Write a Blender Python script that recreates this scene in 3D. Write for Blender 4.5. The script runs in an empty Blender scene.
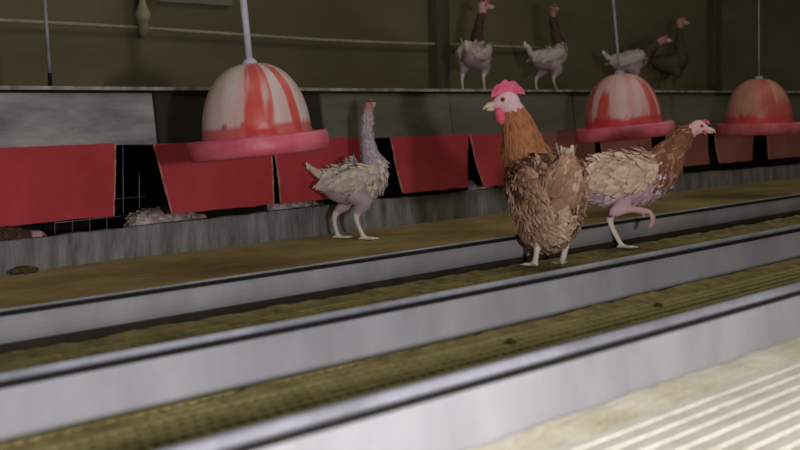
import bpy, bmesh, math, random
import numpy as np
from mathutils import Vector, Matrix, noise
random.seed(7)
C = bpy.context.scene.collection
sc = bpy.context.scene

# ------------------------------------------------------------------ camera
# world: +X runs along the nest row (away to the right), +Y across it towards the nests, z = 0 is the slatted floor
EYE = 0.40
cam_d = bpy.data.cameras.new('camera'); cam = bpy.data.objects.new('camera', cam_d); C.objects.link(cam)
Rm = Matrix(((0.5747959682871673, 0.0698112124604095, -0.8153134301945636),
             (-0.8181106732594414, 0.0277786321797776, -0.5743894792675127),
             (-0.017450534083560742, 0.9971733762034706, 0.07308034380851183)))
cam.matrix_world = Matrix.Translation((0, 0, EYE)) @ Rm.to_4x4()
cam_d.sensor_width = 36; cam_d.lens = 72
cam_d.clip_start = 0.05
cam_d.dof.use_dof = True; cam_d.dof.focus_distance = 4.35; cam_d.dof.aperture_fstop = 5.6
sc.camera = cam
# ------------------------------------------------------------------ light
w = bpy.data.worlds.new('barn_gloom'); sc.world = w; w.use_nodes = True
w.node_tree.nodes['Background'].inputs[0].default_value = (0.40, 0.36, 0.27, 1)
w.node_tree.nodes['Background'].inputs[1].default_value = 0.22
ld = bpy.data.lights.new('hand_lamp', 'POINT'); ld.energy = 200; ld.shadow_soft_size = 0.07; ld.color = (1.0, 0.95, 0.97)
lo = bpy.data.objects.new('hand_lamp', ld); lo.location = (0.78, -0.50, 0.44); C.objects.link(lo)
ad = bpy.data.lights.new('fill_light', 'AREA'); ad.shape = 'RECTANGLE'; ad.size = 6; ad.size_y = 1.5; ad.energy = 27; ad.color = (1, 0.93, 0.8)  # overhead fill added to lift the room, no visible fixture
ao = bpy.data.objects.new('fill_light', ad); ao.location = (4.5, 1.4, 3.0); C.objects.link(ao)
sc.view_settings.view_transform = 'Standard'; sc.view_settings.look = 'None'
sc.view_settings.exposure = 0.0; sc.view_settings.gamma = 1.0; sc.view_settings.use_curve_mapping = False

# ------------------------------------------------------------------ helpers
def lin(c):
    return tuple(((v/255)/12.92 if v/255 <= .04045 else ((v/255+.055)/1.055)**2.4) for v in c)

def tag(o, label=None, cat=None, group=None, kind=None):
    if label: o['label'] = label
    if cat: o['category'] = cat
    if group: o['group'] = group
    if kind: o['kind'] = kind
    return o

def empty(name, loc, rz=0):
    o = bpy.data.objects.new(name, None); C.objects.link(o)
    o.location = loc; o.rotation_euler = (0, 0, rz); o.empty_display_size = .05
    return o

def link(name, me, m=None, parent=None):
    o = bpy.data.objects.new(name, me); C.objects.link(o)
    if m: me.materials.append(m)
    if parent: o.parent = parent
    return o

def mesh(name, V, F, m=None, parent=None, smooth=False, col=None):
    me = bpy.data.meshes.new(name); me.from_pydata([tuple(v) for v in V], [], F); me.update()
    if smooth: me.polygons.foreach_set('use_smooth', [True]*len(me.polygons))
    if col is not None:
        a = me.color_attributes.new('Col', 'FLOAT_COLOR', 'POINT')
        a.data.foreach_set('color', np.array([(c[0], c[1], c[2], 1) for c in col], dtype=np.float32).ravel())
    return link(name, me, m, parent)

def mat(name, c, c2=None, scale=8, rough=.7, stretch=(1, 1, 1), bump=0, bscale=60, metal=0, vcol=False, lo_=.35, hi=.65, spec=.3, det=6, sss=0, rot=None):
    m = bpy.data.materials.new(name); m.use_nodes = True
    nt = m.node_tree; b = nt.nodes['Principled BSDF']
    b.inputs['Roughness'].default_value = rough; b.inputs['Metallic'].default_value = metal
    b.inputs['Specular IOR Level'].default_value = spec
    tc = nt.nodes.new('ShaderNodeTexCoord'); mp = nt.nodes.new('ShaderNodeMapping')
    mp.inputs['Scale'].default_value = stretch; nt.links.new(tc.outputs['Object'], mp.inputs['Vector'])
    if rot: mp.inputs['Rotation'].default_value = rot
    base = (*lin(c), 1)
    if vcol:
        at = nt.nodes.new('ShaderNodeAttribute'); at.attribute_name = 'Col'
        nt.links.new(at.outputs['Color'], b.inputs['Base Color'])
    elif c2:
        n = nt.nodes.new('ShaderNodeTexNoise'); n.inputs['Scale'].default_value = scale; n.inputs['Detail'].default_value = det
        n.inputs['Roughness'].default_value = .65
        nt.links.new(mp.outputs[0], n.inputs['Vector'])
        r = nt.nodes.new('ShaderNodeValToRGB'); r.color_ramp.elements[0].position = lo_; r.color_ramp.elements[1].position = hi
        r.color_ramp.elements[0].color = base; r.color_ramp.elements[1].color = (*lin(c2), 1)
        nt.links.new(n.outputs[0], r.inputs[0]); nt.links.new(r.outputs[0], b.inputs['Base Color'])
    else:
        b.inputs['Base Color'].default_value = base
    if bump:
        n2 = nt.nodes.new('ShaderNodeTexNoise'); n2.inputs['Scale'].default_value = bscale; n2.inputs['Detail'].default_value = 5
        nt.links.new(mp.outputs[0], n2.inputs['Vector'])
        bp = nt.nodes.new('ShaderNodeBump'); bp.inputs['Strength'].default_value = bump; bp.inputs['Distance'].default_value = .01
        nt.links.new(n2.outputs[0], bp.inputs['Height']); nt.links.new(bp.outputs[0], b.inputs['Normal'])
    if sss:
        b.inputs['Subsurface Weight'].default_value = sss; b.inputs['Subsurface Scale'].default_value = .01
        b.inputs['Subsurface Radius'].default_value = (1, .35, .25)
    return m

def box(V, F, x0, x1, y0, y1, z0, z1):
    n = len(V)
    V += [(x0, y0, z0), (x1, y0, z0), (x1, y1, z0), (x0, y1, z0), (x0, y0, z1), (x1, y0, z1), (x1, y1, z1), (x0, y1, z1)]
    F += [(n, n+3, n+2, n+1), (n+4, n+5, n+6, n+7), (n, n+1, n+5, n+4), (n+1, n+2, n+6, n+5), (n+2, n+3, n+7, n+6), (n+3, n, n+4, n+7)]

def boxobj(name, bs, m, parent=None, bevel=0):
    V, F = [], []
    for b in bs: box(V, F, *b)
    o = mesh(name, V, F, m, parent)
    if bevel:
        md = o.modifiers.new('bevel', 'BEVEL'); md.width = bevel; md.segments = 2
    return o

def sweep(name, prof, x0, x1, nx, m, parent=None, wob=0, smooth=True, closed=True):
    """profile (y,z) list swept along X"""
    V, F = [], []; k = len(prof)
    for i in range(nx+1):
        x = x0+(x1-x0)*i/nx
        dy = wob*noise.noise(Vector((x*1.3, 3.1, 0))); dz = wob*noise.noise(Vector((x*1.1, 9.4, 0)))
        for (y, z) in prof: V.append((x, y+dy, z+dz))
    for i in range(nx):
        for j in range(k if closed else k-1):
            a = i*k+j; b = i*k+(j+1) % k
            F.append((a, b, b+k, a+k))
    if closed:
        F.append(tuple(range(k-1, -1, -1))); F.append(tuple(nx*k+j for j in range(k)))
    o = mesh(name, V, F, m, parent, smooth=False)
    return o

def tube(V, F, pts, rads, n=10, cap=True):
    P = [Vector(p) for p in pts]; base = len(V); N = len(P)
    up = None
    for i in range(N):
        t = (P[min(i+1, N-1)]-P[max(i-1, 0)]).normalized()
        if up is None:
            up = Vector((0, 0, 1)) if abs(t.z) < .9 else Vector((1, 0, 0))
        s = t.cross(up).normalized(); up = s.cross(t).normalized()
        for k in range(n):
            a = 2*math.pi*k/n
            V.append(P[i]+(s*math.cos(a)+up*math.sin(a))*rads[i])
    for i in range(N-1):
        for k in range(n):
            a = base+i*n+k; b = base+i*n+(k+1) % n
            F.append((a, b, b+n, a+n))
    if cap:
        F.append(tuple(base+k for k in range(n-1, -1, -1))); F.append(tuple(base+(N-1)*n+k for k in range(n)))

def lathe(name, prof, n, m, parent=None, colf=None, smooth=True):
    V, F, cl = [], [], []
    for (r, z) in prof:
        for k in range(n):
            a = 2*math.pi*k/n
            V.append((r*math.cos(a), r*math.sin(a), z))
            if colf: cl.append(colf(a, r, z))
    for i in range(len(prof)-1):
        for k in range(n):
            a = i*n+k; b = i*n+(k+1) % n
            F.append((a, b, b+n, a+n))
    return mesh(name, V, F, m, parent, smooth, cl if colf else None)

# ------------------------------------------------------------------ materials
M_slat = mat('caked_slat', (134, 126, 76), (168, 156, 104), 14, .85, bump=.5, bscale=120)
M_slat_clean = mat('pale_slat', (218, 211, 188), (240, 237, 226), 9, .6, bump=.3, bscale=90, lo_=.25, hi=.55)
M_lit = mat('litter', (98, 88, 48), (146, 132, 82), 22, .95, bump=.8, bscale=150)
M_lit_tan = mat('caked_litter', (128, 112, 68), (166, 148, 98), 5, .95, stretch=(.5, 1, 1), bump=.5, bscale=60)
M_lit_pale = mat('pale_litter', (204, 194, 164), (236, 231, 214), 5, .9, bump=.6, bscale=90)
M_galv = mat('galvanised_metal', (138, 140, 144), (164, 166, 170), 5, .6, stretch=(1, 1, .5), bump=.06, bscale=30, metal=.0, spec=.5, lo_=.3, hi=.7)
M_rim = mat('rim_metal', (134, 137, 146), (172, 175, 188), 6, .35, stretch=(1, 1, 1), metal=.25, spec=.5)
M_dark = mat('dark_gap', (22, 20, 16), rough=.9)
M_red = mat('red_plastic', (166, 50, 56), (186, 66, 74), 3, .55, bump=.15, bscale=14, spec=.35)
M_trough_shade = mat('trough_shade', (30, 26, 18), (46, 40, 28), 20, .9)  # near-black brown for the shade painted under the farthest trough
M_red_dust = mat('dusty_red_plastic', (134, 78, 72), (160, 100, 92), 3, .8, bump=.15, bscale=14, spec=.2)
M_fray = mat('frayed_edge', (200, 150, 130), (150, 90, 80), 40, .9)
M_ply = mat('grey_board', (104, 103, 104), (166, 164, 164), 5, .8, stretch=(.8, 1, 3.6), bump=.3, bscale=20, lo_=.3, hi=.72, rot=(0, -.55, 0))
M_ply_dk = mat('dark_board', (34, 33, 27), (48, 46, 38), 4, .85, stretch=(.6, 1, 2), bump=.2, bscale=20)
M_ply_ol = mat('olive_board', (84, 83, 74), (112, 110, 100), 3, .85, stretch=(.5, 1, 2), bump=.2, bscale=20)
M_step = mat('rough_front_board', (76, 75, 76), (150, 149, 150), 16, .9, stretch=(1.3, 1, .35), bump=.7, bscale=45, lo_=.25, hi=.7)
M_ledge = mat('ledge_lip', (176, 172, 160), (112, 110, 100), 18, .8)
M_wall = mat('wall_board', (96, 90, 66), (116, 110, 84), 1.6, .9, stretch=(.5, 1, 1.5), bump=.1, bscale=8)
M_wall_pale = mat('wall_patch', (116, 112, 102), (136, 132, 122), 3, .9)
M_post = mat('post_wood', (70, 66, 52), (90, 84, 66), 6, .9, stretch=(2, 2, .4))
M_pipe = mat('pale_pipe', (170, 172, 186), (200, 200, 214), 12, .5)
M_pipe_dk = mat('dull_pipe', (120, 122, 128), (160, 160, 168), 12, .6)
M_cable = mat('dusty_cable', (150, 142, 116), (180, 172, 140), 10, .9)
M_wire = mat('galvanised_wire', (130, 130, 134), rough=.5, metal=.4)
M_skin = mat('hen_skin', (200, 160, 170), rough=.6, vcol=True, bump=.35, bscale=220, sss=.12)
M_feath = mat('hen_feather', (200, 160, 120), rough=.75, vcol=True, bump=.1, bscale=200, spec=.2)
M_comb = mat('comb_red', (226, 84, 116), (240, 120, 150), 60, .5, bump=.5, bscale=160, sss=.15)
M_comb_sm = mat('small_comb', (190, 70, 80), (210, 100, 110), 60, .5, bump=.4, bscale=160)
M_beak = mat('beak_horn', (232, 214, 190), (205, 180, 150), 60, .45)
M_eye = mat('eye_black', (12, 9, 8), rough=.15, spec=.8)
M_iris = mat('eye_ring', (190, 110, 50), rough=.3)
M_bell = mat('drinker_bell', (220, 190, 190), rough=.38, vcol=True, spec=.5, bump=.1, bscale=40)
M_bellrim = mat('drinker_rim', (212, 84, 108), (226, 124, 142), 10, .45, bump=.15, bscale=30, spec=.45)
M_bellrim_b = mat('drinker_rim_dusty', (176, 66, 74), (206, 120, 122), 10, .55, bump=.15, bscale=30)

# ------------------------------------------------------------------ setting
X0, X1 = 0.2, 12.0
NY = 3.04            # front plane of the nest row
def slat_floor(name, y0, y1, m, px, py, wx, wy, hz):
    V, F = [], []
    y = y0
    while y < y1:
        box(V, F, X0, X1, y, min(y+wy, y1), -.02, 0); y += py
    x = X0
    while x < X1:
        box(V, F, x, x+wx, y0, y1, -.02, -hz); x += px
    o = mesh(name, V, F, m); tag(o, kind='structure'); return o
slat_floor('floor', 0.99, NY, M_slat, .026, .030, .010, .014, .001)
slat_floor('floor', -0.6, 0.99, M_slat_clean, .040, .034, .016, .024, .0025)

def litter(name, y0, y1, nx, ny, zf, m, label):
    V, F = [], []
    for i in range(nx+1):
        x = X0+(X1-X0)*(i/nx)**1.35
        for j in range(ny+1):
            y = y0+(y1-y0)*j/ny
            V.append((x, y, zf(x, y)))
    for i in range(nx):
        for j in range(ny):
            a = i*(ny+1)+j; F.append((a, a+ny+1, a+ny+2, a+1))
    o = mesh(name, V, F, m, smooth=True); tag(o, label, 'litter', kind='stuff'); return o
nz = lambda x, y, s, k=0: noise.noise(Vector((x*s, y*s, k)))
litter('litter', 2.118, NY-.012, 420, 40, lambda x, y: .004+.003*nz(x, y, 5)+.003*nz(x, y, 18, 2)+.010*max(0, (y-2.93)/.11), M_lit_tan,
       'smooth tan layer of caked litter between the nest row and the farthest trough')
litter('litter', 1.549, 2.046, 420, 30, lambda x, y: -.001+.004*nz(x, y, 6)+.004*nz(x, y, 30, 2)+.008*max(0, (y-1.99)/.06), M_lit,
       'olive crumbly litter on the slats between the middle and farthest troughs')
litter('litter', 1.046, 1.480, 420, 30, lambda x, y: -.010+.007*min(1, max(0, (x-1.9)/1.2))+.003*nz(x, y, 6)+.0025*nz(x, y, 30, 2)+.014*max(0, (y-1.42)/.07), M_lit,
       'olive litter clogging the slat holes between the nearest and middle troughs')
litter('litter', -0.6, 0.978, 300, 40, lambda x, y: -.0035+.0035*nz(x, y, 6)+.003*nz(x, y, 30, 2)+.010*max(0, (y-.90)/.06), M_lit_pale,
       'pale dusty litter in the slat gaps in front of the nearest trough')

# back wall behind the nest row
boxobj('wall_back', [(-1, 14, 4.02, 4.10, -.3, 3.2)], M_wall).__setitem__('kind', 'structure')
boxobj('wall_right', [(13.0, 13.1, -1, 4.02, -.3, 3.2)], M_wall).__setitem__('kind', 'structure')
tag(boxobj('wall_board', [(4.215, 4.61, 4.00, 4.02, .792, 1.3)], M_wall_pale, bevel=.004), 'paler grey board fixed on the back wall at upper left', 'board')
for (x, lab) in ((4.10, 'slim wooden post on the back wall left of the paler board'),
                 (8.93, 'slim dark wooden post on the back wall above the small right drinker'),
                 (5.95, 'slim wooden post on the back wall left of the hens on the nest roof')):
    tag(boxobj('wall_post', [(x, x+.10, 3.97, 4.02, .80 if x < 5 else .47, 3.0)], M_post, bevel=.004), lab, 'post', 'slim posts on the back wall')
# cable along the wall
V, F = [], []
tube(V, F, [(x, 3.99, .698-.006*(x-3)+.006*math.sin(x*2.1)) for x in np.linspace(2.0, 6.9, 40)], [.0065]*40, 8)
tag(mesh('wall_cable', V, F, M_cable, smooth=True), 'thin pale dusty cable running level along the back wall', 'cable')
# hanging fitting by the first post
t = empty('hanging_hook', (4.065, 3.94, .69)); tag(t, 'small pale dusty fitting hanging over the cable at upper left', 'fitting')
V, F = [], []
tube(V, F, [(0, 0, .02), (0, 0, .05), (.0, 0, .09), (.01, 0, .2), (.012, 0, .6)], [.02, .028, .012, .008, .008], 10)
mesh('hook_rod', V, F, M_cable, t, True)
V, F = [], []
tube(V, F, [(0, 0, -.035), (0, 0, -.01), (0, 0, .02)], [.004, .018, .02], 10)
mesh('hook_tip', V, F, M_wall_pale, t, True)

# ------------------------------------------------------------------ troughs
def trough(yf, H, label, x0=X0, x1=X1, wd=.06, rb=.03, rr=.0075):
    t = empty('feed_trough', ((x0+x1)/2, yf+wd/2, 0)); tag(t, label, 'trough', 'long galvanised troughs on the slatted floor')
    cy = -wd/2; ox = (x0+x1)/2
    hb = H-2*rr-.002
    # open channel with a rolled-under foot
    hf = hb-.022; z_ = .011 if rb > .04 else .002
    arc = [(cy+wd/2-(wd/2)*math.cos(a), z_+rb-rb*math.sin(a)) for a in np.linspace(0, math.pi, 15)]
    arc2 = [(cy+wd/2+(wd/2-.004)*math.cos(a), z_+.004+rb-rb*math.sin(a)) for a in np.linspace(0, math.pi, 15)]
    prof = [(cy+.002, hb), (cy, hb-.004)]+arc+[(cy+wd, hf), (cy+wd-.004, hf)]+arc2+[(cy+.006, hb)]
    sweep('trough_channel', prof, x0-ox, x1-ox, 160, M_galv, t, .003)
    # two rolled rims and a dark strip painting the shadow line under the near one
    for (yy, w_, zz) in ((cy+.006, rr*1.1, H-rr), (cy+wd-.002, .004, hf)):
        pr = [(yy+w_*math.cos(a), zz+(rr if zz > hf else .004)*math.sin(a)) for a in np.linspace(0, 2*math.pi, 13)[:-1]]
        o = sweep('trough_rim', pr, x0-ox, x1-ox, 160, M_rim, t, .002); o.data.polygons.foreach_set('use_smooth', [True]*len(o.data.polygons))
        o['label'] = 'pale rounded metal rim'
    o = boxobj('rim_shade_strip', [(x0-ox, x1-ox, cy-.002, cy+.008, H-2*rr-.006, H-2*rr+.002)], M_dark, t); o['label'] = 'dark strip painted as the shadow under the rim'
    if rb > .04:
        o = boxobj('trough_shade_strip', [(x0-ox, x1-ox, cy+.006, cy+wd-.008, .0, .019)], M_trough_shade, t, .004); o['label'] = 'dark strip painted as the shadow gap below the trough'  # dark strip put in place of the shadow gap under this trough
    return t
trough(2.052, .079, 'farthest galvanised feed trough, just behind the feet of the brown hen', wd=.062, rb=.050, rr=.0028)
trough(1.485, .090, 'middle galvanised feed trough, in front of the brown hen', rb=.014, rr=.0055)
trough(0.98, .099, 'nearest galvanised feed trough, blurred, running to the lower edge of the photo', wd=.062, rb=.004, rr=.0075)

# ------------------------------------------------------------------ nest row
nb = empty('nest_box', (6.1, 3.4, 0)); tag(nb, 'long row of grey board nest boxes along the back with black openings', 'nest box')
def nbox(name, b, m, lab=None, bevel=.002):
    o = boxobj(name, [(a[0]-6.1, a[1]-6.1, a[2]-3.4, a[3]-3.4, a[4], a[5]) for a in b], m, nb, bevel)
    if lab: o['label'] = lab
    return o
# roof fascia panels lean back slightly
def panel(x0, x1, m, lab, n=24):
    V, F = [], []
    for i in range(n+1):
        x = x0+(x1-x0)*i/n
        w1 = .003*nz(x, 1, 6); w2 = .003*nz(x, 2, 9)
        # z of the band drops very slightly along the row as in the photo
        zb = .318-.0085*(x-2.6); zt = .462-.004*(x-2.6)
        for (y, z) in ((NY-.012+w1, zb+w2), (NY+.004+w1, zt), (NY+.024+w1, zt), (NY+.008+w1, zb+w2)):
            V.append((x-6.1, y-3.4, z))
    for i in range(n):
        for j in range(4):
            a = i*4+j; b = i*4+(j+1) % 4; F.append((a, a+4, b+4, b))
    F.append((0, 1, 2, 3)); F.append((n*4+3, n*4+2, n*4+1, n*4))
    o = mesh('front_panel', V, F, m, nb); o['label'] = lab
panel(1.5, 3.165, M_ply, 'pale grey streaked panel')
panel(3.175, 3.90, M_ply_dk, 'dark panel')  # one panel coloured much darker than its neighbours
panel(3.91, 4.62, M_ply_ol, 'grey panel behind the left bare hen')
for k, a in enumerate((4.63, 5.5, 6.4, 7.3, 8.2, 9.1)):
    panel(a, a+.86, M_ply_ol, 'dull olive grey panel')
# deck edge strip and deck
V, F = [], []
for i in range(61):
    x = 1.5+8.5*i/60; zt = .462-.004*(x-2.6); q = .0015*nz(x, 0, 20)
    for (y, z) in ((NY-.006, zt-.001+q), (NY-.006, zt+.008+q), (NY+.085, zt+.008), (NY+.085, zt-.001)): V.append((x-6.1, y-3.4, z))
for i in range(60):
    for j in range(4):
        a = i*4+j; b = i*4+(j+1) % 4; F.append((a, a+4, b+4, b))
o = mesh('deck_edge', V, F, M_ledge, nb)
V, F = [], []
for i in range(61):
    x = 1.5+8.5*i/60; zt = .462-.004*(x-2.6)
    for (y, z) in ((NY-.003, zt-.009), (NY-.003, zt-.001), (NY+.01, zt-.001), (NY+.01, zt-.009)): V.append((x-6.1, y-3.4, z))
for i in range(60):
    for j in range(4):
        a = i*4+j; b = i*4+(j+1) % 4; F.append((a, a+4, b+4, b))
mesh('edge_shade_strip', V, F, M_dark, nb)['label'] = 'dark strip painted as the shadow gap under the pale roof edge'  # solid dark strip painting the shade below the roof edge
V, F = [], []
V += [(1.5-6.1, NY+.03-3.4, .45), (10-6.1, NY+.03-3.4, .42), (10-6.1, 3.99-3.4, .42), (1.5-6.1, 3.99-3.4, .45), (1.5-6.1, NY+.03-3.4, .462), (10-6.1, NY+.03-3.4, .434), (10-6.1, 3.99-3.4, .434), (1.5-6.1, 3.99-3.4, .462)]
F += [(0, 3, 2, 1), (4, 5, 6, 7), (0, 1, 5, 4), (1, 2, 6, 5), (2, 3, 7, 6), (3, 0, 4, 7)]
mesh('roof_deck', V, F, M_ply_ol, nb)
nbox('back_panel', [(1.5, 10, 3.62, 3.64, 0, .42)], M_dark)
nbox('nest_floor', [(1.5, 10, NY+.02, 3.62, .03, .05)], M_dark)
for x in (2.45, 3.66, 4.77, 5.86, 6.96, 8.06, 9.2):
    nbox('partition', [(x, x+.012, NY+.03, 3.62, .07, .30)], M_dark)
# front step board, rough, slightly wavy top edge, made of lengths
for (a, b, h0, h1) in ((1.5, 2.80, .094, .092), (2.80, 4.10, .092, .104), (4.11, 5.45, .104, .102), (5.46, 7.0, .100, .082), (7.01, 10, .080, .066)):
    V, F = [], []; n = 40
    for i in range(n+1):
        x = a+(b-a)*i/n; s = i/n; top = h0+(h1-h0)*s+.003*nz(x, 0, 12)+.0015*nz(x, 5, 40)
        w1 = .002*nz(x, 3, 10)
        for (y, z) in ((NY+w1, -.01), (NY+w1, top*.5), (NY+w1, top-.002), (NY+.004+w1, top), (NY+.026, top), (NY+.026, -.01)):
            V.append((x-6.1, y-3.4, z))
    for i in range(n):
        for j in range(6):
            p = i*6+j; q = i*6+(j+1) % 6; F.append((p, p+6, q+6, q))
    F.append(tuple(range(6))); F.append(tuple(n*6+5-j for j in range(6)))
    mesh('front_board', V, F, M_step, nb)
# wire screen seen in the open nest
wr = empty('wire_screen', (3.0, 3.26, .07)); tag(wr, 'galvanised wire screen inside the open nest right of the first red flap', 'wire screen')
def wire(p, q, r=.0016):
    V, F = [], []; tube(V, F, [p, q], [r, r], 6); mesh('wire', V, F, M_wire, wr, True)
for i, x in enumerate(np.arange(0, .5, .065)):
    wire((x+.0, 0, .0), (x+.012, .004, .235), .0019)
for z in (.035, .085):
    wire((0, -.002, z), (.47, -.002, z+.004), .0015)

# red flaps: list of corners (x top-left, x bottom-left, x top-right, x bottom-right)
flaps = [
 (1.95, 1.94, 2.44, 2.45, .138, 'red plastic nest flap cut off by the left edge of the photo'),
 (2.455, 2.455, 3.020, 3.010, .130, 'widest bright red plastic nest flap at the far left with torn pale right edge'),
 (3.165, 3.235, 3.655, 3.660, .122, 'bright red nest flap with a slanted left edge below the largest drinker'),
 (3.672, 3.700, 4.15, 4.165, .122, 'red nest flap directly behind the left bare hen'),
 (4.265, 4.325, 4.735, 4.735, .119, 'red nest flap with slanted frayed left edge, right of the left bare hen'),
 (4.745, 4.830, 5.18, 5.19, .116, 'red nest flap just left of the brown hen'),
 (5.24, 5.29, 5.66, 5.66, .118, 'dull red nest flap in the gap between the brown hen and the right bare hen'),
 (5.70, 5.74, 6.16, 6.18, .120, 'dull red nest flap below the middle drinker'),
 (6.34, 6.36, 6.74, 6.75, .122, 'dull red nest flap behind the head of the right bare hen'),
 (6.80, 6.86, 7.27, 7.25, .120, 'dull brownish red nest flap just right of the right bare hen'),
 (7.42, 7.44, 7.95, 7.95, .118, 'dull red nest flap at the right edge of the photo'),
]
for k, (a, a2, b, b2, zb, lab) in enumerate(flaps):
    a, a2, b, b2 = a-.018, a2-.018, b-.018, b2-.018; xm = (a+b)/2; t = empty('nest_flap', (xm, NY-.015, .30)); tag(t, lab, 'nest flap', 'red plastic flaps hanging in front of the nests')
    n, mz = 22, 12; V, F = [], []
    ztop = .318-.0085*(xm-2.6)+.003
    def pt(u, v, off):
        x = (a+(a2-a)*v)+((b+(b2-b)*v)-(a+(a2-a)*v))*u
        e = .0025*nz(v*6, k, 3)*(1 if u in (0, 1) else 0)
        y = NY-.016-.004*math.sin(math.pi*u)*v+.010*v*nz(u*1.5+k, v, 1.2)*1.5+.03*v*(k % 3 == 1)*(u-.5)*.2
        z = ztop+(zb-ztop)*v+.003*v*nz(u*3, k, 2)
        return (x-xm+e, y-(NY-.015)+off, z-.30)
    for s, off in ((0, 0), (1, .003)):
        for i in range(n+1):
            for j in range(mz+1): V.append(pt(i/n, j/mz, off))
    S = (n+1)*(mz+1)
    for i in range(n):
        for j in range(mz):
            p = i*(mz+1)+j; F.append((p, p+1, p+mz+2, p+mz+1)); F.append((S+p, S+p+mz+1, S+p+mz+2, S+p+1))
    for i in range(n):
        for j in (0, mz):
            p = i*(mz+1)+j; q = p+mz+1; F.append((p, q, q+S, p+S) if j == 0 else (p, p+S, q+S, q))
    for j in range(mz):
        for i in (0, n):
            p = i*(mz+1)+j; q = p+1; F.append((p, p+S, q+S, q) if i == 0 else (p, q, q+S, p+S))
    mesh('flap_sheet', V, F, M_red_dust if 'dull' in lab else M_red, t)
    # pale torn edge along the sides that stand open
    for u in ((1,) if k == 1 else (0, 1) if k == 2 else (0,)):
        V, F = [], []
        P = [Vector(pt(u, v, .0)) + Vector(((-.001 if u == 0 else .001), 0, 0)) for v in np.linspace(0, 1, 16)]
        tube(V, F, P, [.0022+.0012*random.random() for _ in P], 6)
        mesh('torn_edge', V, F, M_fray, t, True)['label'] = 'pale torn edge'

# ------------------------------------------------------------------ drinkers
def drinker(x, y, zr, s, tilt, label, seed, rope_r, ropem, rimm, stripes, redc=(210, 84, 76), whtc=(214, 202, 196), pinkc=(214, 166, 164)):
    t = empty('bell_drinker', (x, y, zr)); tag(t, label, 'drinker', 'bell drinkers hanging over the slats')
    right = Vector((.575, -.818, 0)); fwd = Vector((.818, .575, 0))
    t.rotation_mode = 'QUATERNION'
    t.rotation_quaternion = Matrix.Rotation(-tilt, 3, fwd).to_quaternion() @ Matrix.Rotation(math.atan2(-.818, .575), 3, 'Z').to_quaternion()
    # local x = to the right as seen from the slats, local -y = towards the lamp
    R = .178*s
    rim = [(R*.70, -.004), (R*.93, -.010), (R*.985, -.006), (R, .004), (R*.995, .017), (R*.97, .022), (R*.93, .020), (R*.90, .006), (R*.80, .004), (R*.74, .018), (R*.73, .03), (R*.70, .03), (R*.70, -.004)]
    lathe('water_ring', [(r, z*1.55*s-.010) for r, z in rim], 72, rimm, t)
    Rb = .136*s
    prof = [(Rb*1.015, .018), (Rb*1.02, .030), (Rb, .034)]
    for i in range(1, 26):
        a = i/25*math.pi/2
        prof.append((Rb*math.cos(a)**.82+.0001, .034+.172*math.sin(a)))
    prof = [(r, z*s) for r, z in prof]
    red = lin(redc); wht = lin(whtc); pink = lin(pinkc); cr = lin((196, 52, 60))
    def colf(a, r, z):
        # a: angle, -90deg faces the viewer
        d = math.degrees(a); d = (d+90+180) % 360-180      # 0 = towards the slats, + to the right
        n1 = noise.noise(Vector((math.cos(a)*3, math.sin(a)*3, z*9+seed)))
        n2 = noise.noise(Vector((math.cos(a)*9, math.sin(a)*9, z*14+seed*2)))
        n3 = noise.noise(Vector((math.cos(a)*26, math.sin(a)*26, z*6+seed*3)))
        c = Vector(wht).lerp(Vector(pink), min(1, max(0, .25+n1*.9+n3*.3)))
        zz = z/s
        for (c0, hw, top) in stripes:
            e = 1-abs(d-c0-n1*5)/hw
            k = min(1, max(0, e*5+n2*1.0))*min(1, max(0, (top-zz)*40+n2+.5))
            k *= min(1, max(.0, 1.25-1.6*max(0, n2+n1*.6)))
            c = c.lerp(Vector(red), k)
        if zz < .052+n2*.012: c = c.lerp(Vector(cr), .8)
        return c
    lathe('bell', prof, 180, M_bell, t, colf)
    lathe('bell_cap', [(.0, .218*s), (.012*s, .217*s), (.018*s, .210*s), (.020*s, .2*s)], 24, ropem, t)
    V, F = [], []
    L = .95; px = -.06 if tilt else 0.0
    # the suspension leaves the bell top and runs up
    pts = [(px*.0*v, 0, .21*s+L*v) for v in np.linspace(0, 1, 10)]
    tube(V, F, pts, [rope_r*(1+.5*v) for v in np.linspace(0, 1, 10)], 12)
    mesh('hanging_tube', V, F, ropem, t, True)
    return t
drinker(3.08, 2.60, .312, 1.0, math.radians(4.6), 'largest bell drinker at left, pale bell with wide red streaks and pink ring', 3.1, .0085, M_pipe, M_bellrim,
        [(14, 15, .3), (52, 9, .2), (-2, 7, .2)])
drinker(5.075, 2.60, .303, .99, math.radians(4.6), 'middle bell drinker behind the right bare hen, pink bell with red streaks', 8.7, .0046, M_pipe_dk, M_bellrim,
        [(-38, 10, .15), (46, 12, .18), (0, 60, .05), (80, 20, .2), (-75, 12, .2)], (200, 84, 78), (216, 182, 178), (212, 140, 136))
drinker(6.283, 2.60, .288, 1.0, 0.0, 'smallest and farthest bell drinker at the right edge, dull pink bell', 14.2, .0026, M_pipe_dk, M_bellrim_b,
        [(-20, 30, .06), (40, 26, .12), (5, 20, .25), (75, 14, .2)], (186, 84, 74), (196, 138, 124), (190, 106, 92))
# thin pole at left behind the nest edge
t = empty('support_pole', (3.075, 3.34, .463)); tag(t, 'thin grey pole standing on the nest roof at upper left', 'pole')
V, F = [], []; tube(V, F, [(-.0, 0, .05), (-.005, .0, .15), (-.012, 0, .30), (-.05, 0, 1.0)], [.0055]*4, 8); mesh('pole_shaft', V, F, M_pipe_dk, t, True)
V, F = [], []; tube(V, F, [(0, 0, 0), (0, 0, .05)], [.006, .006], 8); mesh('pole_foot', V, F, M_dark, t, True)['label'] = 'black foot of the pole'

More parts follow.
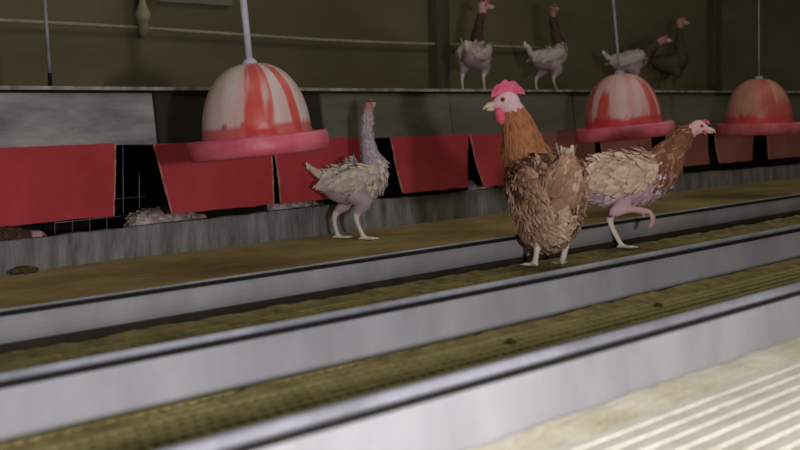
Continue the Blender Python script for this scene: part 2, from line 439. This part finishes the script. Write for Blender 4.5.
# ------------------------------------------------------------------ hens
def cr(P, t):
    n = len(P)-1; i = min(int(t), n-1); u = t-i
    p0, p1, p2, p3 = P[max(i-1, 0)], P[i], P[i+1], P[min(i+2, n)]
    return .5*((2*p1)+(-p0+p2)*u+(2*p0-5*p1+4*p2-p3)*u*u+(-p0+3*p1-3*p2+p3)*u**3)

class Loft:
    """spine rows: (f, l, z, r_side, r_vert); rings are ellipses round the spine"""
    def __init__(s, rows): s.P = np.array(rows, float); s.n = len(rows)-1
    def frame(s, t):
        t = min(max(t, 0), s.n-1e-6)
        q = cr(s.P, t); e = .02
        d = cr(s.P, min(t+e, s.n-1e-6))[:3]-cr(s.P, max(t-e, 0))[:3]
        d = Vector(d).normalized()
        side = Vector((0, 1, 0)); side = (side-d*side.dot(d)).normalized()
        up = d.cross(side)*1.0
        if up.z < 0 and abs(d.z) < .7: up = -up
        return Vector(q[:3]), d, side, up, max(q[3], .001), max(q[4], .001)
    def pt(s, t, a):
        """a: 0 = left side, 90 = dorsal/back of neck"""
        c, d, side, up, rw, rh = s.frame(t)
        # keep 'dorsal' consistent: rotate from world-up for level spine to -forward for upright neck
        dors = side.cross(d)
        if dors.dot(Vector((-.6, 0, 1))) < 0: dors = -dors
        p = c+side*math.cos(a)*rw+dors*math.sin(a)*rh
        nrm = (side*math.cos(a)/rw+dors*math.sin(a)/rh).normalized()
        return p, nrm, d
    def sdir(s, t, a):
        e = .06; q = s.pt(max(t-e, 0), a)[0]-s.pt(min(t+e, s.n), a)[0]
        return -q.normalized() if q.length > 1e-5 else s.frame(t)[1]
    def add(s, V, F, nt=44, na=20):
        b = len(V)
        for i in range(nt+1):
            for k in range(na):
                V.append(s.pt(s.n*i/nt, 2*math.pi*k/na)[0])
        for i in range(nt):
            for k in range(na):
                p = b+i*na+k; q = b+i*na+(k+1) % na; F.append((p, q, q+na, p+na))
        F.append(tuple(b+k for k in range(na-1, -1, -1))); F.append(tuple(b+nt*na+k for k in range(na)))

def remeshed(name, V, F, vox, colf, m, parent, smooth_it=6):
    me = bpy.data.meshes.new(name); me.from_pydata([tuple(v) for v in V], [], F); me.update()
    o = bpy.data.objects.new(name, me); C.objects.link(o)
    bm = bmesh.new(); bm.from_mesh(me); bmesh.ops.recalc_face_normals(bm, faces=bm.faces); bm.to_mesh(me); bm.free()
    r = o.modifiers.new('r', 'REMESH'); r.mode = 'VOXEL'; r.voxel_size = vox
    sm = o.modifiers.new('s', 'SMOOTH'); sm.factor = .5; sm.iterations = smooth_it
    dg = bpy.context.evaluated_depsgraph_get(); dg.update()
    m2 = bpy.data.meshes.new_from_object(o.evaluated_get(dg))
    bpy.data.objects.remove(o); bpy.data.meshes.remove(me)
    m2.name = name
    m2.polygons.foreach_set('use_smooth', [True]*len(m2.polygons))
    a = m2.color_attributes.new('Col', 'FLOAT_COLOR', 'POINT')
    cs = []
    for v in m2.vertices:
        c = colf(v.co); cs += [c[0], c[1], c[2], 1]
    a.data.foreach_set('color', cs)
    m2.materials.clear()
    return link(name, m2, m, parent)

def feather(V, F, CL, p, nrm, d, L, W, lift, c1, c2, curl=.3, rag=0.0, notip=False):
    curl = min(curl, lift*1.6)
    """leaf-shaped cambered vane lying along d, lifted off the skin"""
    nrm = nrm.normalized(); d = (d-nrm*d.dot(nrm))
    if d.length < 1e-5: return
    d.normalize(); s = nrm.cross(d)
    rows = [(0, .35), (.25, .85), (.55, 1.0), (.82, .72), (1.0, .12 if not notip else .6)]
    b = len(V)
    for (u, w_) in rows:
        h = math.sin(lift)*L*u - curl*L*u*u*.35
        c = p+d*(L*u*math.cos(lift))+nrm*(h+.001)
        j = (random.random()-.5)*rag*W
        for q in (-1, 0, 1):
            V.append(c+s*(q*W*.5*w_+j)+nrm*(-abs(q)*W*.12)+d*(0 if q == 0 else -L*.06+(random.random()-.5)*rag*L*.4))
            k = min(1, u*1.1); cc = [c1[i]*(1-k)+c2[i]*k for i in range(3)]
            if q == 0: cc = [min(1, x*1.12) for x in cc]
            CL.append(cc)
    for i in range(len(rows)-1):
        for q in (0, 1):
            x = b+i*3+q; F.append((x, x+1, x+4, x+3))

def blend(a, b, k): return [a[i]*(1-k)+b[i]*k for i in range(3)]
LILAC = lin((206, 188, 198)); PINK = lin((214, 160, 160)); CREAM = lin((226, 206, 176)); SHANK = lin((236, 226, 214))

def make_hen(loc, heading, label, rows, legs, head, skin, feathers, wing=None, tail=None, vox=.0042, comb=None, wattle=None, group='laying hens in the barn', coat=True, comb_m=None, face=None, pale_shank=SHANK, lumps=.0):
    """loc: point on the ground between the feet; heading: world angle of the body's forward axis"""
    t = empty('hen', loc, heading); tag(t, label, 'hen', group)
    L = Loft(rows)
    V, F = [], []; L.add(V, F)
    # head
    hp = Vector(head['p']); hy, hpitch = head.get('yaw', 0), head.get('pitch', 0); hs = head.get('s', 1)
    HR = Matrix.Rotation(hy, 3, 'Z') @ Matrix.Rotation(-hpitch, 3, 'Y')
    def H(x, y, z): return hp+HR @ (Vector((x, y, z))*hs)
    b = len(V); hd = [(-.030, -.006, .006, .006), (-.024, -.002, .017, .018), (-.012, .001, .0195, .022), (.002, .002, .0185, .0215), (.014, 0, .0150, .0175), (.024, -.003, .0100, .0125), (.031, -.005, .005, .007)]
    na = 16
    for (x, z, rw, rh) in hd:
        for k in range(na):
            a = 2*math.pi*k/na; V.append(H(x, math.cos(a)*rw, z+math.sin(a)*rh))
    for i in range(len(hd)-1):
        for k in range(na):
            p = b+i*na+k; q = b+i*na+(k+1) % na; F.append((p, q, q+na, p+na))
    F.append(tuple(b+k for k in range(na-1, -1, -1))); F.append(tuple(b+(len(hd)-1)*na+k for k in range(na)))
    # legs: joints + radii, toes
    segs = []
    for lg in legs:
        J, Rr = lg['j'], lg['r']
        n_ = len(J)
        pts, rr = [], []
        A = np.array([list(J[i])+[Rr[i]] for i in range(n_)], float)
        for i in range((n_-1)*6+1):
            q = cr(A, i/6.0); pts.append(q[:3]); rr.append(max(q[3], .003))
        tube(V, F, pts, rr, 12)
        foot = Vector(J[-1]); segs.append((J, Rr, lg.get('c', pale_shank)))
        td = lg.get('td', 0); cl = lg.get('curl', 0)
        tl = lg.get('tl', 1)
        for (ang, ln) in ((0, .048), (.62, .040), (-.62, .040), (math.pi, .020)):
            a = ang+td; dx, dy = math.cos(a), math.sin(a)
            k = 5; P_ = []; zz = foot.z+.001; ln = ln*tl; pos = Vector((foot.x, foot.y, zz+.003)); P_.append(pos.copy()); th = 0 if cl else .12
            for i in range(k):
                th += cl
                pos = pos+Vector((dx*math.cos(th), dy*math.cos(th), -math.sin(th)))*(ln/k)
                if not cl: pos.z = max(foot.z+.001, pos.z-.0006)
                P_.append(pos.copy())
            tube(V, F, P_, [.0062, .0058, .0055, .0050, .0042, .0028], 8)
    # dense sample of spine for colouring
    S = [(i/60*L.n, L.frame(i/60*L.n)[0]) for i in range(61)]
    hock = [Vector(s_[0][-2]) for s_ in segs]
    face_c = face or lin((222, 140, 140))
    def colf(co):
        if (co-hp).length < .040*hs: return face_c
        for J, Rr, sc_ in segs:
            a_, b_ = Vector(J[-2]), Vector(J[-1]); ab = b_-a_
            u = max(0, min(1, (co-a_).dot(ab)/ab.length_squared)); dd = (co-(a_+ab*u)).length
            if dd < .016 or (co-b_).length < .055 and co.z < b_.z+.02 and dd < .06: return sc_
        tb = min(S, key=lambda s_: (s_[1]-co).length_squared)[0]/L.n
        return skin(tb, co)
    body = remeshed('body', V, F, vox, colf, M_skin, t)
    # feathers
    if feathers:
        FV, FF, FC = [], [], []
        feathers(L, FV, FF, FC)
        if FV:
            o = mesh('plumage', FV, FF, M_feath, t, False, FC)
    if wing:
        for side in (1, -1):
            W = Loft([(f, side*(l), z, rw, rh) for (f, l, z, rw, rh) in wing['rows']])
            WV, WF = [], []; W.add(WV, WF, 24, 14)
            wc = wing['c']; base = []
            for v in WV:
                k = .5+.5*noise.noise(v*40+Vector((side*3, 0, 0))); base.append(blend(wc[0], wc[1], k))
            wo = mesh('wing', WV, WF, M_feath, t, True, base)
            FV, FF, FC = [], [], []
            nf = wing.get('n', 120)
            for i in range(nf):
                tt = W.n*(i+random.random()*.5)/nf
                a = random.uniform(-.5, .5)*math.pi if side > 0 else math.pi+random.uniform(-.5, .5)*math.pi
                p, nn, d = W.pt(W.n-tt, a); d = W.sdir(W.n-tt, a); nn = nn-d*nn.dot(d)
                k = random.random(); c1 = blend(wc[0], wc[1], k)
                c2 = blend(c1, wc[2], random.random()*.8)
                dd = -d+Vector((0, 0, random.uniform(-.35, .15)))
                Lf = wing.get('L', .035)*random.uniform(.7, 1.3)
                feather(FV, FF, FC, p, nn, dd, Lf, Lf*random.uniform(.35, .55), random.uniform(.05, wing.get('lift', .3)), c1, c2, .4, wing.get('rag', .2))
            mesh('wing_feathers', FV, FF, M_feath, wo, False, FC)
    if tail:
        FV, FF, FC = [], [], []
        base = Vector(tail['p']); td = Vector(tail['d']).normalized()
        for i in range(tail['n']):
            k = (i/(tail['n']-1)-.5)*2 if tail['n'] > 1 else 0
            d = (td+Vector((0, k*tail['fan'], random.uniform(-.15, .15)))).normalized()
            nn = Vector((.2, -k*.6-.5*(i % 2), .7)); nn = nn-d*nn.dot(d)
            Lf = tail['L']*random.uniform(.75, 1.1)
            feather(FV, FF, FC, base+Vector((0, k*tail.get('w', .012), random.uniform(-.008, .008))), nn, d, Lf, tail['W'], .02, tail['c'][0], tail['c'][1], .1, .15, True)
        o = mesh('tail', FV, FF, M_feath, t, False, FC)
        # quill stubs give the tail its thickness
        V, F = [], []
        tube(V, F, [base-td*.015, base+td*tail['L']*.35, base+td*tail['L']*.75], [tail.get('st', .010), tail.get('st', .010)*.8, .004], 10)
        st = mesh('tail_stub', V, F, M_feath, t, True, [blend(tail['c'][0], tail['c'][1], .6)]*len(V))
    # beak
    V, F = [], []
    tube(V, F, [H(.024, 0, -.003), H(.034, 0, -.003), H(.043, 0, -.006), H(.049, 0, -.011)], [.0085*hs, .0065*hs, .0038*hs, .0008*hs], 10)
    mesh('beak', V, F, M_beak, t, True)
    V, F = [], []
    tube(V, F, [H(.022, 0, -.009), H(.032, 0, -.011), H(.041, 0, -.0125)], [.006*hs, .0045*hs, .0012*hs], 8)
    mesh('lower_beak', V, F, M_beak, t, True)
    for s_ in (1, -1):
        V, F = [], []
        e = H(.006, s_*.0165, .006); o_ = HR @ Vector((0.1, s_, .05)).normalized()
        tube(V, F, [e-o_*.003, e+o_*.0015*hs, e+o_*.003*hs], [.0052*hs, .0050*hs, .0022*hs], 12)
        eo = mesh('eye', V, F, M_iris, t, True)
        V, F = [], []
        tube(V, F, [e-o_*.001, e+o_*.0030*hs, e+o_*.0040*hs], [.0032*hs, .0030*hs, .0012*hs], 10)
        mesh('pupil', V, F, M_eye, eo, True)
    cm = comb_m or M_comb
    if comb:
        cl, chh, fl = comb
        V, F = [], []; n = 26; rowsn = 5
        for i in range(n+1):
            u = i/n; x = .030-cl*u
            hgt = chh*(math.sin(math.pi*min(1, u*1.02))**.45)*(.82+.18*abs(math.sin(u*math.pi*3.5)))
            z0 = .016+.004*math.sin(math.pi*u)
            ring = []
            for j in range(rowsn*2):
                jj = j if j < rowsn else rowsn*2-1-j; sd = 1 if j < rowsn else -1
                v = jj/(rowsn-1); th = (.0045+.004*chh/.036)*(1-v*.45)
                lean = fl*v*v*chh*math.sin(u*5+.4)
                V.append(H(x, sd*th+lean+.003*fl*math.sin(u*19)*v, z0-.004+hgt*v))
        m_ = rowsn*2
        for i in range(n):
            for j in range(m_):
                a = i*m_+j; q = i*m_+(j+1) % m_; F.append((a, q, q+m_, a+m_))
        F.append(tuple(range(m_-1, -1, -1))); F.append(tuple(n*m_+j for j in range(m_)))
        mesh('comb', V, F, cm, t, True)
    if wattle:
        for s_ in (1, -1):
            V, F = [], []
            pts = [H(.018, s_*.006, -.010), H(.016, s_*.008, -.010-wattle*.35), H(.013, s_*.009, -.010-wattle*.7), H(.011, s_*.009, -.010-wattle)]
            tube(V, F, pts, [.006*hs, .010*hs, .011*hs, .004*hs], 10)
            mesh('wattle', V, F, cm, t, True)
    return t

def body_feathers(zones, seed=1):
    """zones: (n, t0, t1, a0, a1, length, width, lift, colour fn, sag, rag)"""
    def fn(L, FV, FF, FC):
        random.seed(seed)
        for (n, t0, t1, a0, a1, ln, wd, lift, cf, sag, rag) in zones:
            for i in range(n):
                u = 1-(i+random.random())/n      # tail end last so that front ones overlap it
                tt = (t0+(t1-t0)*u)*L.n; a = math.radians(random.uniform(a0, a1))
                p, nn, d = L.pt(tt, a); d = L.sdir(tt, a)
                nn = nn-d*nn.dot(d)
                dd = -d+Vector((0, 0, -sag*random.uniform(.5, 1.2)))+Vector((0, random.uniform(-.2, .2), 0))
                c1, c2 = cf(tt/L.n, a, p)
                s = random.uniform(.7, 1.25)
                feather(FV, FF, FC, p-nn*.001, nn, dd, ln*s, wd*s, lift*random.uniform(.3, 1.4), c1, c2, .35, rag)
    return fn

def HEAD(a): return math.radians(a-55.0)     # a = 0 faces along the picture's right, 90 faces away

# --- brown hen, seen from behind, head turned to the left
brown = [lin((150, 108, 84)), lin((182, 140, 114)), lin((210, 182, 162)), lin((62, 48, 44)), lin((170, 102, 58)), lin((224, 198, 176))]
def skin_brown(t, co):
    if t > .62: return brown[4]
    return blend(brown[0], brown[1], .5)
def cf_body(t, a, p):
    k = noise.noise(p*22)+.25*random.uniform(-1, 1)
    c = blend(brown[0], brown[1], min(1, max(0, .5+k)))
    if p.z < .11: c = blend(c, brown[5], min(1, (.11-p.z)/.05)*.7)
    if k > .35: c = brown[2]
    return c, blend(c, brown[2], random.random()*.35)
def cf_neck(t, a, p):
    k = min(1, max(0, (t-.55)/.3)); c = blend(brown[0], brown[4], k)
    if random.random() < .10: c = brown[3]
    if t > .62: c = blend(c, lin((196, 140, 96)), random.random()*.5)
    return c, blend(c, brown[0], random.random()*.7)
def cf_dark(t, a, p):
    return brown[3], blend(brown[3], brown[0], random.random()*.8)
rows = [(-.085, -.008, .262, .018, .024), (-.078, -.006, .225, .044, .058), (-.050, .004, .172, .062, .096), (-.005, .010, .150, .070, .108), (.030, .016, .190, .073, .098),
        (.060, .020, .238, .072, .080), (.070, .038, .285, .054, .056), (.078, .046, .330, .043, .042), (.084, .054, .368, .033, .034), (.086, .060, .394, .025, .027)]
make_hen((3.425, 1.962, .004), HEAD(107), 'reddish brown feathered hen with large pink comb standing with its back turned', rows,
    [dict(j=[(-.01, .040, .12), (.02, .045, .080), (-.020, .042, .054), (0, .042, .004)], r=[.042, .030, .0105, .0085], td=.2),
     dict(j=[(-.01, -.036, .12), (.02, -.040, .080), (-.020, -.034, .054), (0, -.030, .004)], r=[.042, .030, .0105, .0085], td=-.2)],
    dict(p=(.088, .078, .405), yaw=math.radians(72), pitch=-.08, s=1.22), skin_brown,
    body_feathers([(900, .0, .60, 0, 360, .036, .022, .22, cf_body, .5, .15),
                   (1300, .06, .46, 175, 365, .030, .009, .35, lambda t, a, p: (blend(brown[5], brown[1], random.random()*.55), blend(brown[5], brown[1], random.random()*.4)), 1.3, .4),
                   (900, .50, .97, 0, 360, .034, .010, .16, cf_neck, .05, .1),
                   (280, .40, .60, 5, 125, .032, .016, .28, cf_dark, .3, .2)], 3),
    wing=dict(rows=[(-.088, .038, .150, .005, .012), (-.070, .053, .165, .010, .036), (-.03, .064, .187, .013, .050), (.02, .072, .207, .013, .050), (.05, .064, .235, .011, .032), (.065, .055, .25, .006, .014)],
              c=[brown[0], brown[1], brown[2]], n=230, L=.042, lift=.18, rag=.15),
    tail=dict(p=(-.090, -.012, .255), d=(-.15, .12, 1), n=6, fan=.22, L=.050, W=.013, c=[lin((120, 84, 62)), lin((220, 204, 186))], st=.010, w=.016),
    comb=(.072, .030, .35), wattle=.034, face=lin((232, 196, 210)))

# --- bare hen at left, neck stretched up
grey = [lin((196, 186, 198)), lin((208, 194, 172)), lin((222, 208, 172)), lin((120, 112, 124))]
def skin_lilac(t, co):
    k = .5+.5*noise.noise(co*26)
    return blend(LILAC, lin((178, 162, 176)), k) if t < .75 else blend(lin((178, 160, 176)), lin((200, 160, 160)), (t-.75)/.25)
def cf_rag(t, a, p):
    c = random.choice([grey[0], grey[1], grey[2], grey[1]])
    if random.random() < .12: c = grey[3]
    return c, blend(c, lin((236, 226, 210)), random.random())
rowsL = [(-.090, 0, .192, .014, .018), (-.068, 0, .182, .032, .040), (-.030, 0, .168, .050, .058), (.02, 0, .170, .056, .066), (.055, 0, .188, .052, .058),
         (.068, 0, .222, .038, .040), (.058, 0, .262, .024, .025), (.052, 0, .315, .0175, .0185), (.054, 0, .365, .016, .017), (.056, 0, .385, .015, .016)]
legsL = [dict(j=[(-.015, .035, .145), (-.005, .042, .115), (-.050, .040, .070), (-.040, .038, .004)], r=[.036, .026, .0095, .0070], td=-.1),
         dict(j=[(.005, -.035, .145), (.035, -.042, .112), (.012, -.040, .070), (.036, -.038, .004)], r=[.036, .026, .0095, .0070], td=-.1)]
wingL = dict(rows=[(-.085, .040, .165, .004, .010), (-.05, .056, .170, .010, .024), (0, .066, .182, .013, .034), (.045, .062, .200, .013, .030), (.07, .048, .215, .006, .014)],
             c=[grey[1], grey[0], grey[2]], n=70, L=.030, lift=.45, rag=.5)
tailL = dict(p=(-.092, 0, .196), d=(-1, 0, .72), n=6, fan=.18, L=.052, W=.018, c=[lin((220, 204, 196)), lin((244, 232, 214))], st=.014)
make_hen((3.852, 2.892, .006), HEAD(4), 'nearly featherless hen at left, neck stretched straight up, before the red flaps', rowsL, legsL,
    dict(p=(.060, 0, .396), yaw=math.radians(-62), pitch=.5, s=.82), skin_lilac,
    body_feathers([(150, .05, .55, -10, 190, .026, .012, .5, cf_rag, .3, .6),
                   (40, .30, .55, 50, 130, .026, .014, .3, lambda t, a, p: (grey[3], grey[0]), .2, .4),
                   (330, .50, .95, 0, 360, .014, .007, .4, lambda t, a, p: (blend(grey[0], grey[3], random.random()), grey[0]), .2, .6),
                   (120, .30, .60, 200, 340, .022, .012, .35, cf_rag, .2, .5)], 5),
    wing=wingL, tail=tailL, comb=(.030, .010, .1), comb_m=M_comb_sm, wattle=None, face=lin((200, 160, 158)))

# --- bare hen at right, one leg tucked up
tan = [lin((206, 172, 148)), lin((224, 202, 178)), lin((168, 124, 98)), lin((122, 76, 56)), lin((236, 222, 204))]
def skin_right(t, co):
    if t > .62: return blend(lin((150, 96, 70)), PINK, .25)
    k = .5+.5*noise.noise(co*30)
    return blend(lin((222, 190, 206)), lin((196, 160, 172)), k)
def cf_tan(t, a, p):
    c = random.choice([tan[0], tan[1], tan[2], tan[1]])
    return c, blend(c, tan[4], random.random())
def cf_ng(t, a, p):
    c = random.choice([tan[3], tan[2], tan[3]])
    return c, blend(c, tan[2], random.random()*.6)
rowsR = [(-.118, 0, .212, .018, .026), (-.092, 0, .195, .046, .058), (-.04, 0, .188, .064, .074), (.02, 0, .189, .068, .074), (.07, 0, .202, .060, .068),
         (.105, 0, .225, .048, .055), (.130, 0, .262, .036, .040), (.152, 0, .292, .027, .029), (.176, 0, .315, .021, .022), (.190, 0, .322, .017, .018)]
make_hen((3.925, 2.015, .004), HEAD(-4), 'half feathered hen at right standing on one leg with the other foot tucked up', rowsR,
    [dict(j=[(-.03, .020, .155), (-.020, .015, .115), (-.038, .003, .076), (-.004, .0, .004)], r=[.034, .020, .0100, .0070], td=-.25),
     dict(j=[(.0, -.030, .165), (-.002, -.046, .132), (-.034, -.054, .100), (.012, -.060, .112), (.056, -.062, .106)], r=[.034, .021, .0125, .0105, .0095], td=-.1, curl=.50, tl=1.45, c=lin((216, 176, 178)))],
    dict(p=(.206, -.004, .328), yaw=math.radians(-8), pitch=-.10, s=.90), skin_right,
    body_feathers([(330, .05, .60, 5, 175, .032, .017, .45, cf_tan, .3, .45),
                   (160, .05, .55, 190, 350, .018, .009, .35, lambda t, a, p: (lin((216, 188, 204)), lin((226, 206, 210))), .4, .5),
                   (60, .0, .2, 0, 360, .026, .012, .6, lambda t, a, p: (lin((210, 186, 206)), tan[4]), .2, .6),
                   (720, .46, .95, 0, 360, .026, .012, .22, cf_ng, .1, .25)], 9),
    wing=dict(rows=[(-.095, .044, .185, .004, .012), (-.06, .060, .186, .011, .030), (-.005, .074, .196, .014, .044), (.045, .068, .210, .013, .038), (.08, .050, .225, .006, .016)],
              c=[tan[0], tan[1], tan[4]], n=130, L=.034, lift=.45, rag=.45),
    tail=dict(p=(-.118, 0, .212), d=(-.7, 0, .8), n=6, fan=.4, L=.038, W=.012, c=[lin((214, 190, 206)), tan[4]], st=.007, w=.016),
    comb=(.034, .011, .15), comb_m=M_comb_sm, wattle=.007, face=lin((232, 190, 190)))

# --- hens on the nest roof
DK = .455
rowsA = [(f, l, z*.93, rw*.88, rh*.86) for (f, l, z, rw, rh) in rowsL]
rowsA = rowsA[:6]+[(.060, 0, .245, .024, .026), (.058, 0, .285, .018, .019), (.062, 0, .322, .016, .017), (.066, 0, .335, .015, .016)]
legsA = [dict(j=[(j[0]*.9, j[1]*.95, j[2]*.95 if j[2] > .01 else j[2]) for j in lg['j']], r=[r*.9 for r in lg['r']], td=0) for lg in legsL]
wingA = dict(wingL); wingA['rows'] = [(f, l*.88, z*.93, rw, rh*.85) for (f, l, z, rw, rh) in wingL['rows']]; wingA['n'] = 24; wingA['L'] = .022
dkneck = lambda t, a, p: (lin((70, 54, 44)), lin((96, 74, 58)))
def skin_up(t, co):
    if t > .60: return lin((72, 58, 52))
    k = .5+.5*noise.noise(co*24); return blend(lin((206, 178, 188)), lin((176, 150, 158)), k)
fA = body_feathers([(50, .05, .55, -10, 190, .018, .010, .3, cf_rag, .3, .5), (200, .50, .92, 0, 360, .018, .009, .3, dkneck, .2, .3)], 12)
make_hen((5.665, 3.60, .452), HEAD(72), 'pale bare hen on the nest roof, leftmost of the three above the brown hen', rowsA[:7]+[(.058, -.010, .290, .018, .019), (.062, -.020, .335, .016, .017), (.064, -.024, .350, .016, .016)], legsA,
    dict(p=(.070, -.028, .366), yaw=math.radians(-60), pitch=.1, s=.95), skin_up, fA, wing=wingA, tail=dict(tailL, p=(-.100, 0, .185), d=(-.7, 0, 1), L=.045), vox=.006, comb=(.034, .012, .1), comb_m=M_comb_sm, group='hens on the nest roof', face=lin((206, 160, 164)))
rowsB = [(f*.86, l, z, rw*.92, rh*.94) for (f, l, z, rw, rh) in rowsA[:6]]+[(.040, 0, .252, .022, .023), (.030, 0, .300, .017, .018), (.026, 0, .345, .015, .016), (.026, 0, .362, .015, .016)]
make_hen((6.285, 3.60, .450), HEAD(14), 'pale bare hen on the nest roof, between the brown hen comb and the middle drinker', rowsB, legsA,
    dict(p=(.028, -.004, .376), yaw=math.radians(-75), pitch=.2, s=.85), skin_up, fA, wing=dict(wingA, rows=[(f*.86, l*.92, z, rw, rh*.9) for (f, l, z, rw, rh) in wingA['rows']]), tail=dict(tailL, p=(-.082, 0, .185), d=(-.5, 0, 1), L=.05), vox=.006, comb=(.03, .01, .1), comb_m=M_comb_sm, group='hens on the nest roof', face=lin((190, 140, 132)))
rowsC = rowsA[:5]+[(.085, 0, .195, .040, .043), (.115, 0, .220, .027, .030), (.145, 0, .242, .020, .022), (.165, 0, .255, .017, .018)]
make_hen((7.10, 3.62, .446), HEAD(6), 'pale bare hen on the nest roof, partly hidden behind the top of the middle drinker', rowsC, legsA,
    dict(p=(.182, 0, .262), yaw=0, pitch=.1, s=.9), skin_up, fA, wing=wingA, tail=dict(tailL, p=(-.100, 0, .185), d=(-.8, 0, 1), L=.03), vox=.006, comb=(.03, .01, .1), comb_m=M_comb_sm, group='hens on the nest roof', face=lin((176, 140, 146)))
dk = lin((82, 74, 54))  # body and legs coloured close to the wall
make_hen((7.86, 3.76, .446), HEAD(10), 'dark hen at the back of the nest roof, only its pale head standing out', [(f, l, z*1.04 if z < .2 else z*1.09, rw, rh) for (f, l, z, rw, rh) in rowsA], legsA,
    dict(p=(.068, 0, .385), yaw=math.radians(-20), pitch=0, s=.9), lambda t, co: dk,
    body_feathers([(200, .03, .9, 0, 360, .03, .016, .2, lambda t, a, p: (dk, lin((74, 66, 50))), .3, .2)], 14), vox=.006, comb=(.034, .012, .1), comb_m=M_comb_sm, group='hens on the nest roof', face=lin((186, 150, 140)), pale_shank=dk)

# --- hens resting inside the nests, seen in the slit under the flaps
rowsS = [(-.12, 0, .045, .02, .015), (-.09, 0, .042, .05, .030), (-.03, 0, .042, .07, .038), (.03, 0, .042, .066, .038), (.08, 0, .040, .045, .032), (.12, 0, .036, .028, .025), (.15, 0, .032, .02, .020), (.165, 0, .028, .016, .016)]
def legsS(): return [dict(j=[(0, s*.03, .035), (.02, s*.035, .03), (-.02, s*.035, .018), (.03, s*.035, .008)], r=[.022, .018, .009, .006]) for s in (1, -1)]
def cf_pale(t, a, p):
    c = random.choice([lin((196, 170, 170)), lin((176, 148, 140)), lin((206, 190, 180))]); return c, blend(c, lin((226, 214, 206)), random.random())
def cf_dk(t, a, p):
    c = random.choice([lin((84, 60, 46)), lin((110, 80, 62))]); return c, lin((120, 92, 74))
for (x, y, hd_, lab, cfn, sk) in (
    (2.66, 3.17, math.radians(-12), 'dark brown hen with pale face lying in the nest behind the widest red flap', cf_dk, lin((96, 70, 56))),
    (3.31, 3.155, math.radians(2), 'pale ragged hen lying in the nest under the flap below the largest drinker', cf_pale, lin((186, 156, 156))),
    (3.92, 3.18, math.radians(5), 'pale hen lying in the nest behind the left bare hen', cf_pale, lin((160, 136, 132))),
    (5.0, 3.17, math.radians(5), 'pale hen lying in the nest left of the brown hen', cf_pale, lin((176, 156, 150)))):
    make_hen((x, y, .051), hd_, lab, rowsS, legsS(), dict(p=(.172, 0, .030), yaw=0, pitch=-.1, s=.95), (lambda c: (lambda t, co: c))(sk),
        body_feathers([(260, .03, .75, 0, 360, .026, .015, .25, cfn, .1, .4)], 21), vox=.006, comb=None, group='hens lying in the nests', face=lin((216, 176, 176)))

# --- dried droppings and crumbs on the slats
M_drop = mat('dried_dropping', (58, 46, 26), (92, 78, 48), 60, .95, bump=.6, bscale=200)
for (x, y, z, sx, sy, sz, lab) in (
    (2.67, 3.012, .016, .045, .014, .012, 'flat brown dirt clump lying against the nest front board at far left'),
    (2.295, 1.392, .002, .011, .008, .006, 'small dark dropping on the slats in front of the middle trough, nearer one'),
    (2.855, 1.392, .002, .010, .008, .006, 'small dark dropping on the slats in front of the middle trough, farther one'),
    (2.72, 1.83, .002, .014, .008, .005, 'small dark dropping on the slats behind the middle trough')):
    V, F = [], []; n, m_ = 14, 8
    for i in range(m_+1):
        for k in range(n):
            a = 2*math.pi*k/n; b_ = math.pi*i/m_
            d = Vector((math.sin(b_)*math.cos(a), math.sin(b_)*math.sin(a), math.cos(b_)))
            q = 1+.35*noise.noise(d*1.6+Vector((x*9, y, 0)))
            V.append((d.x*sx*q, d.y*sy*q, d.z*sz*q))
    for i in range(m_):
        for k in range(n):
            p = i*n+k; q = i*n+(k+1) % n; F.append((p, p+n, q+n, q))
    o = mesh('dropping', V, F, M_drop, None, True); o.location = (x, y, z); tag(o, lab, 'dropping', 'dried droppings on the slats')
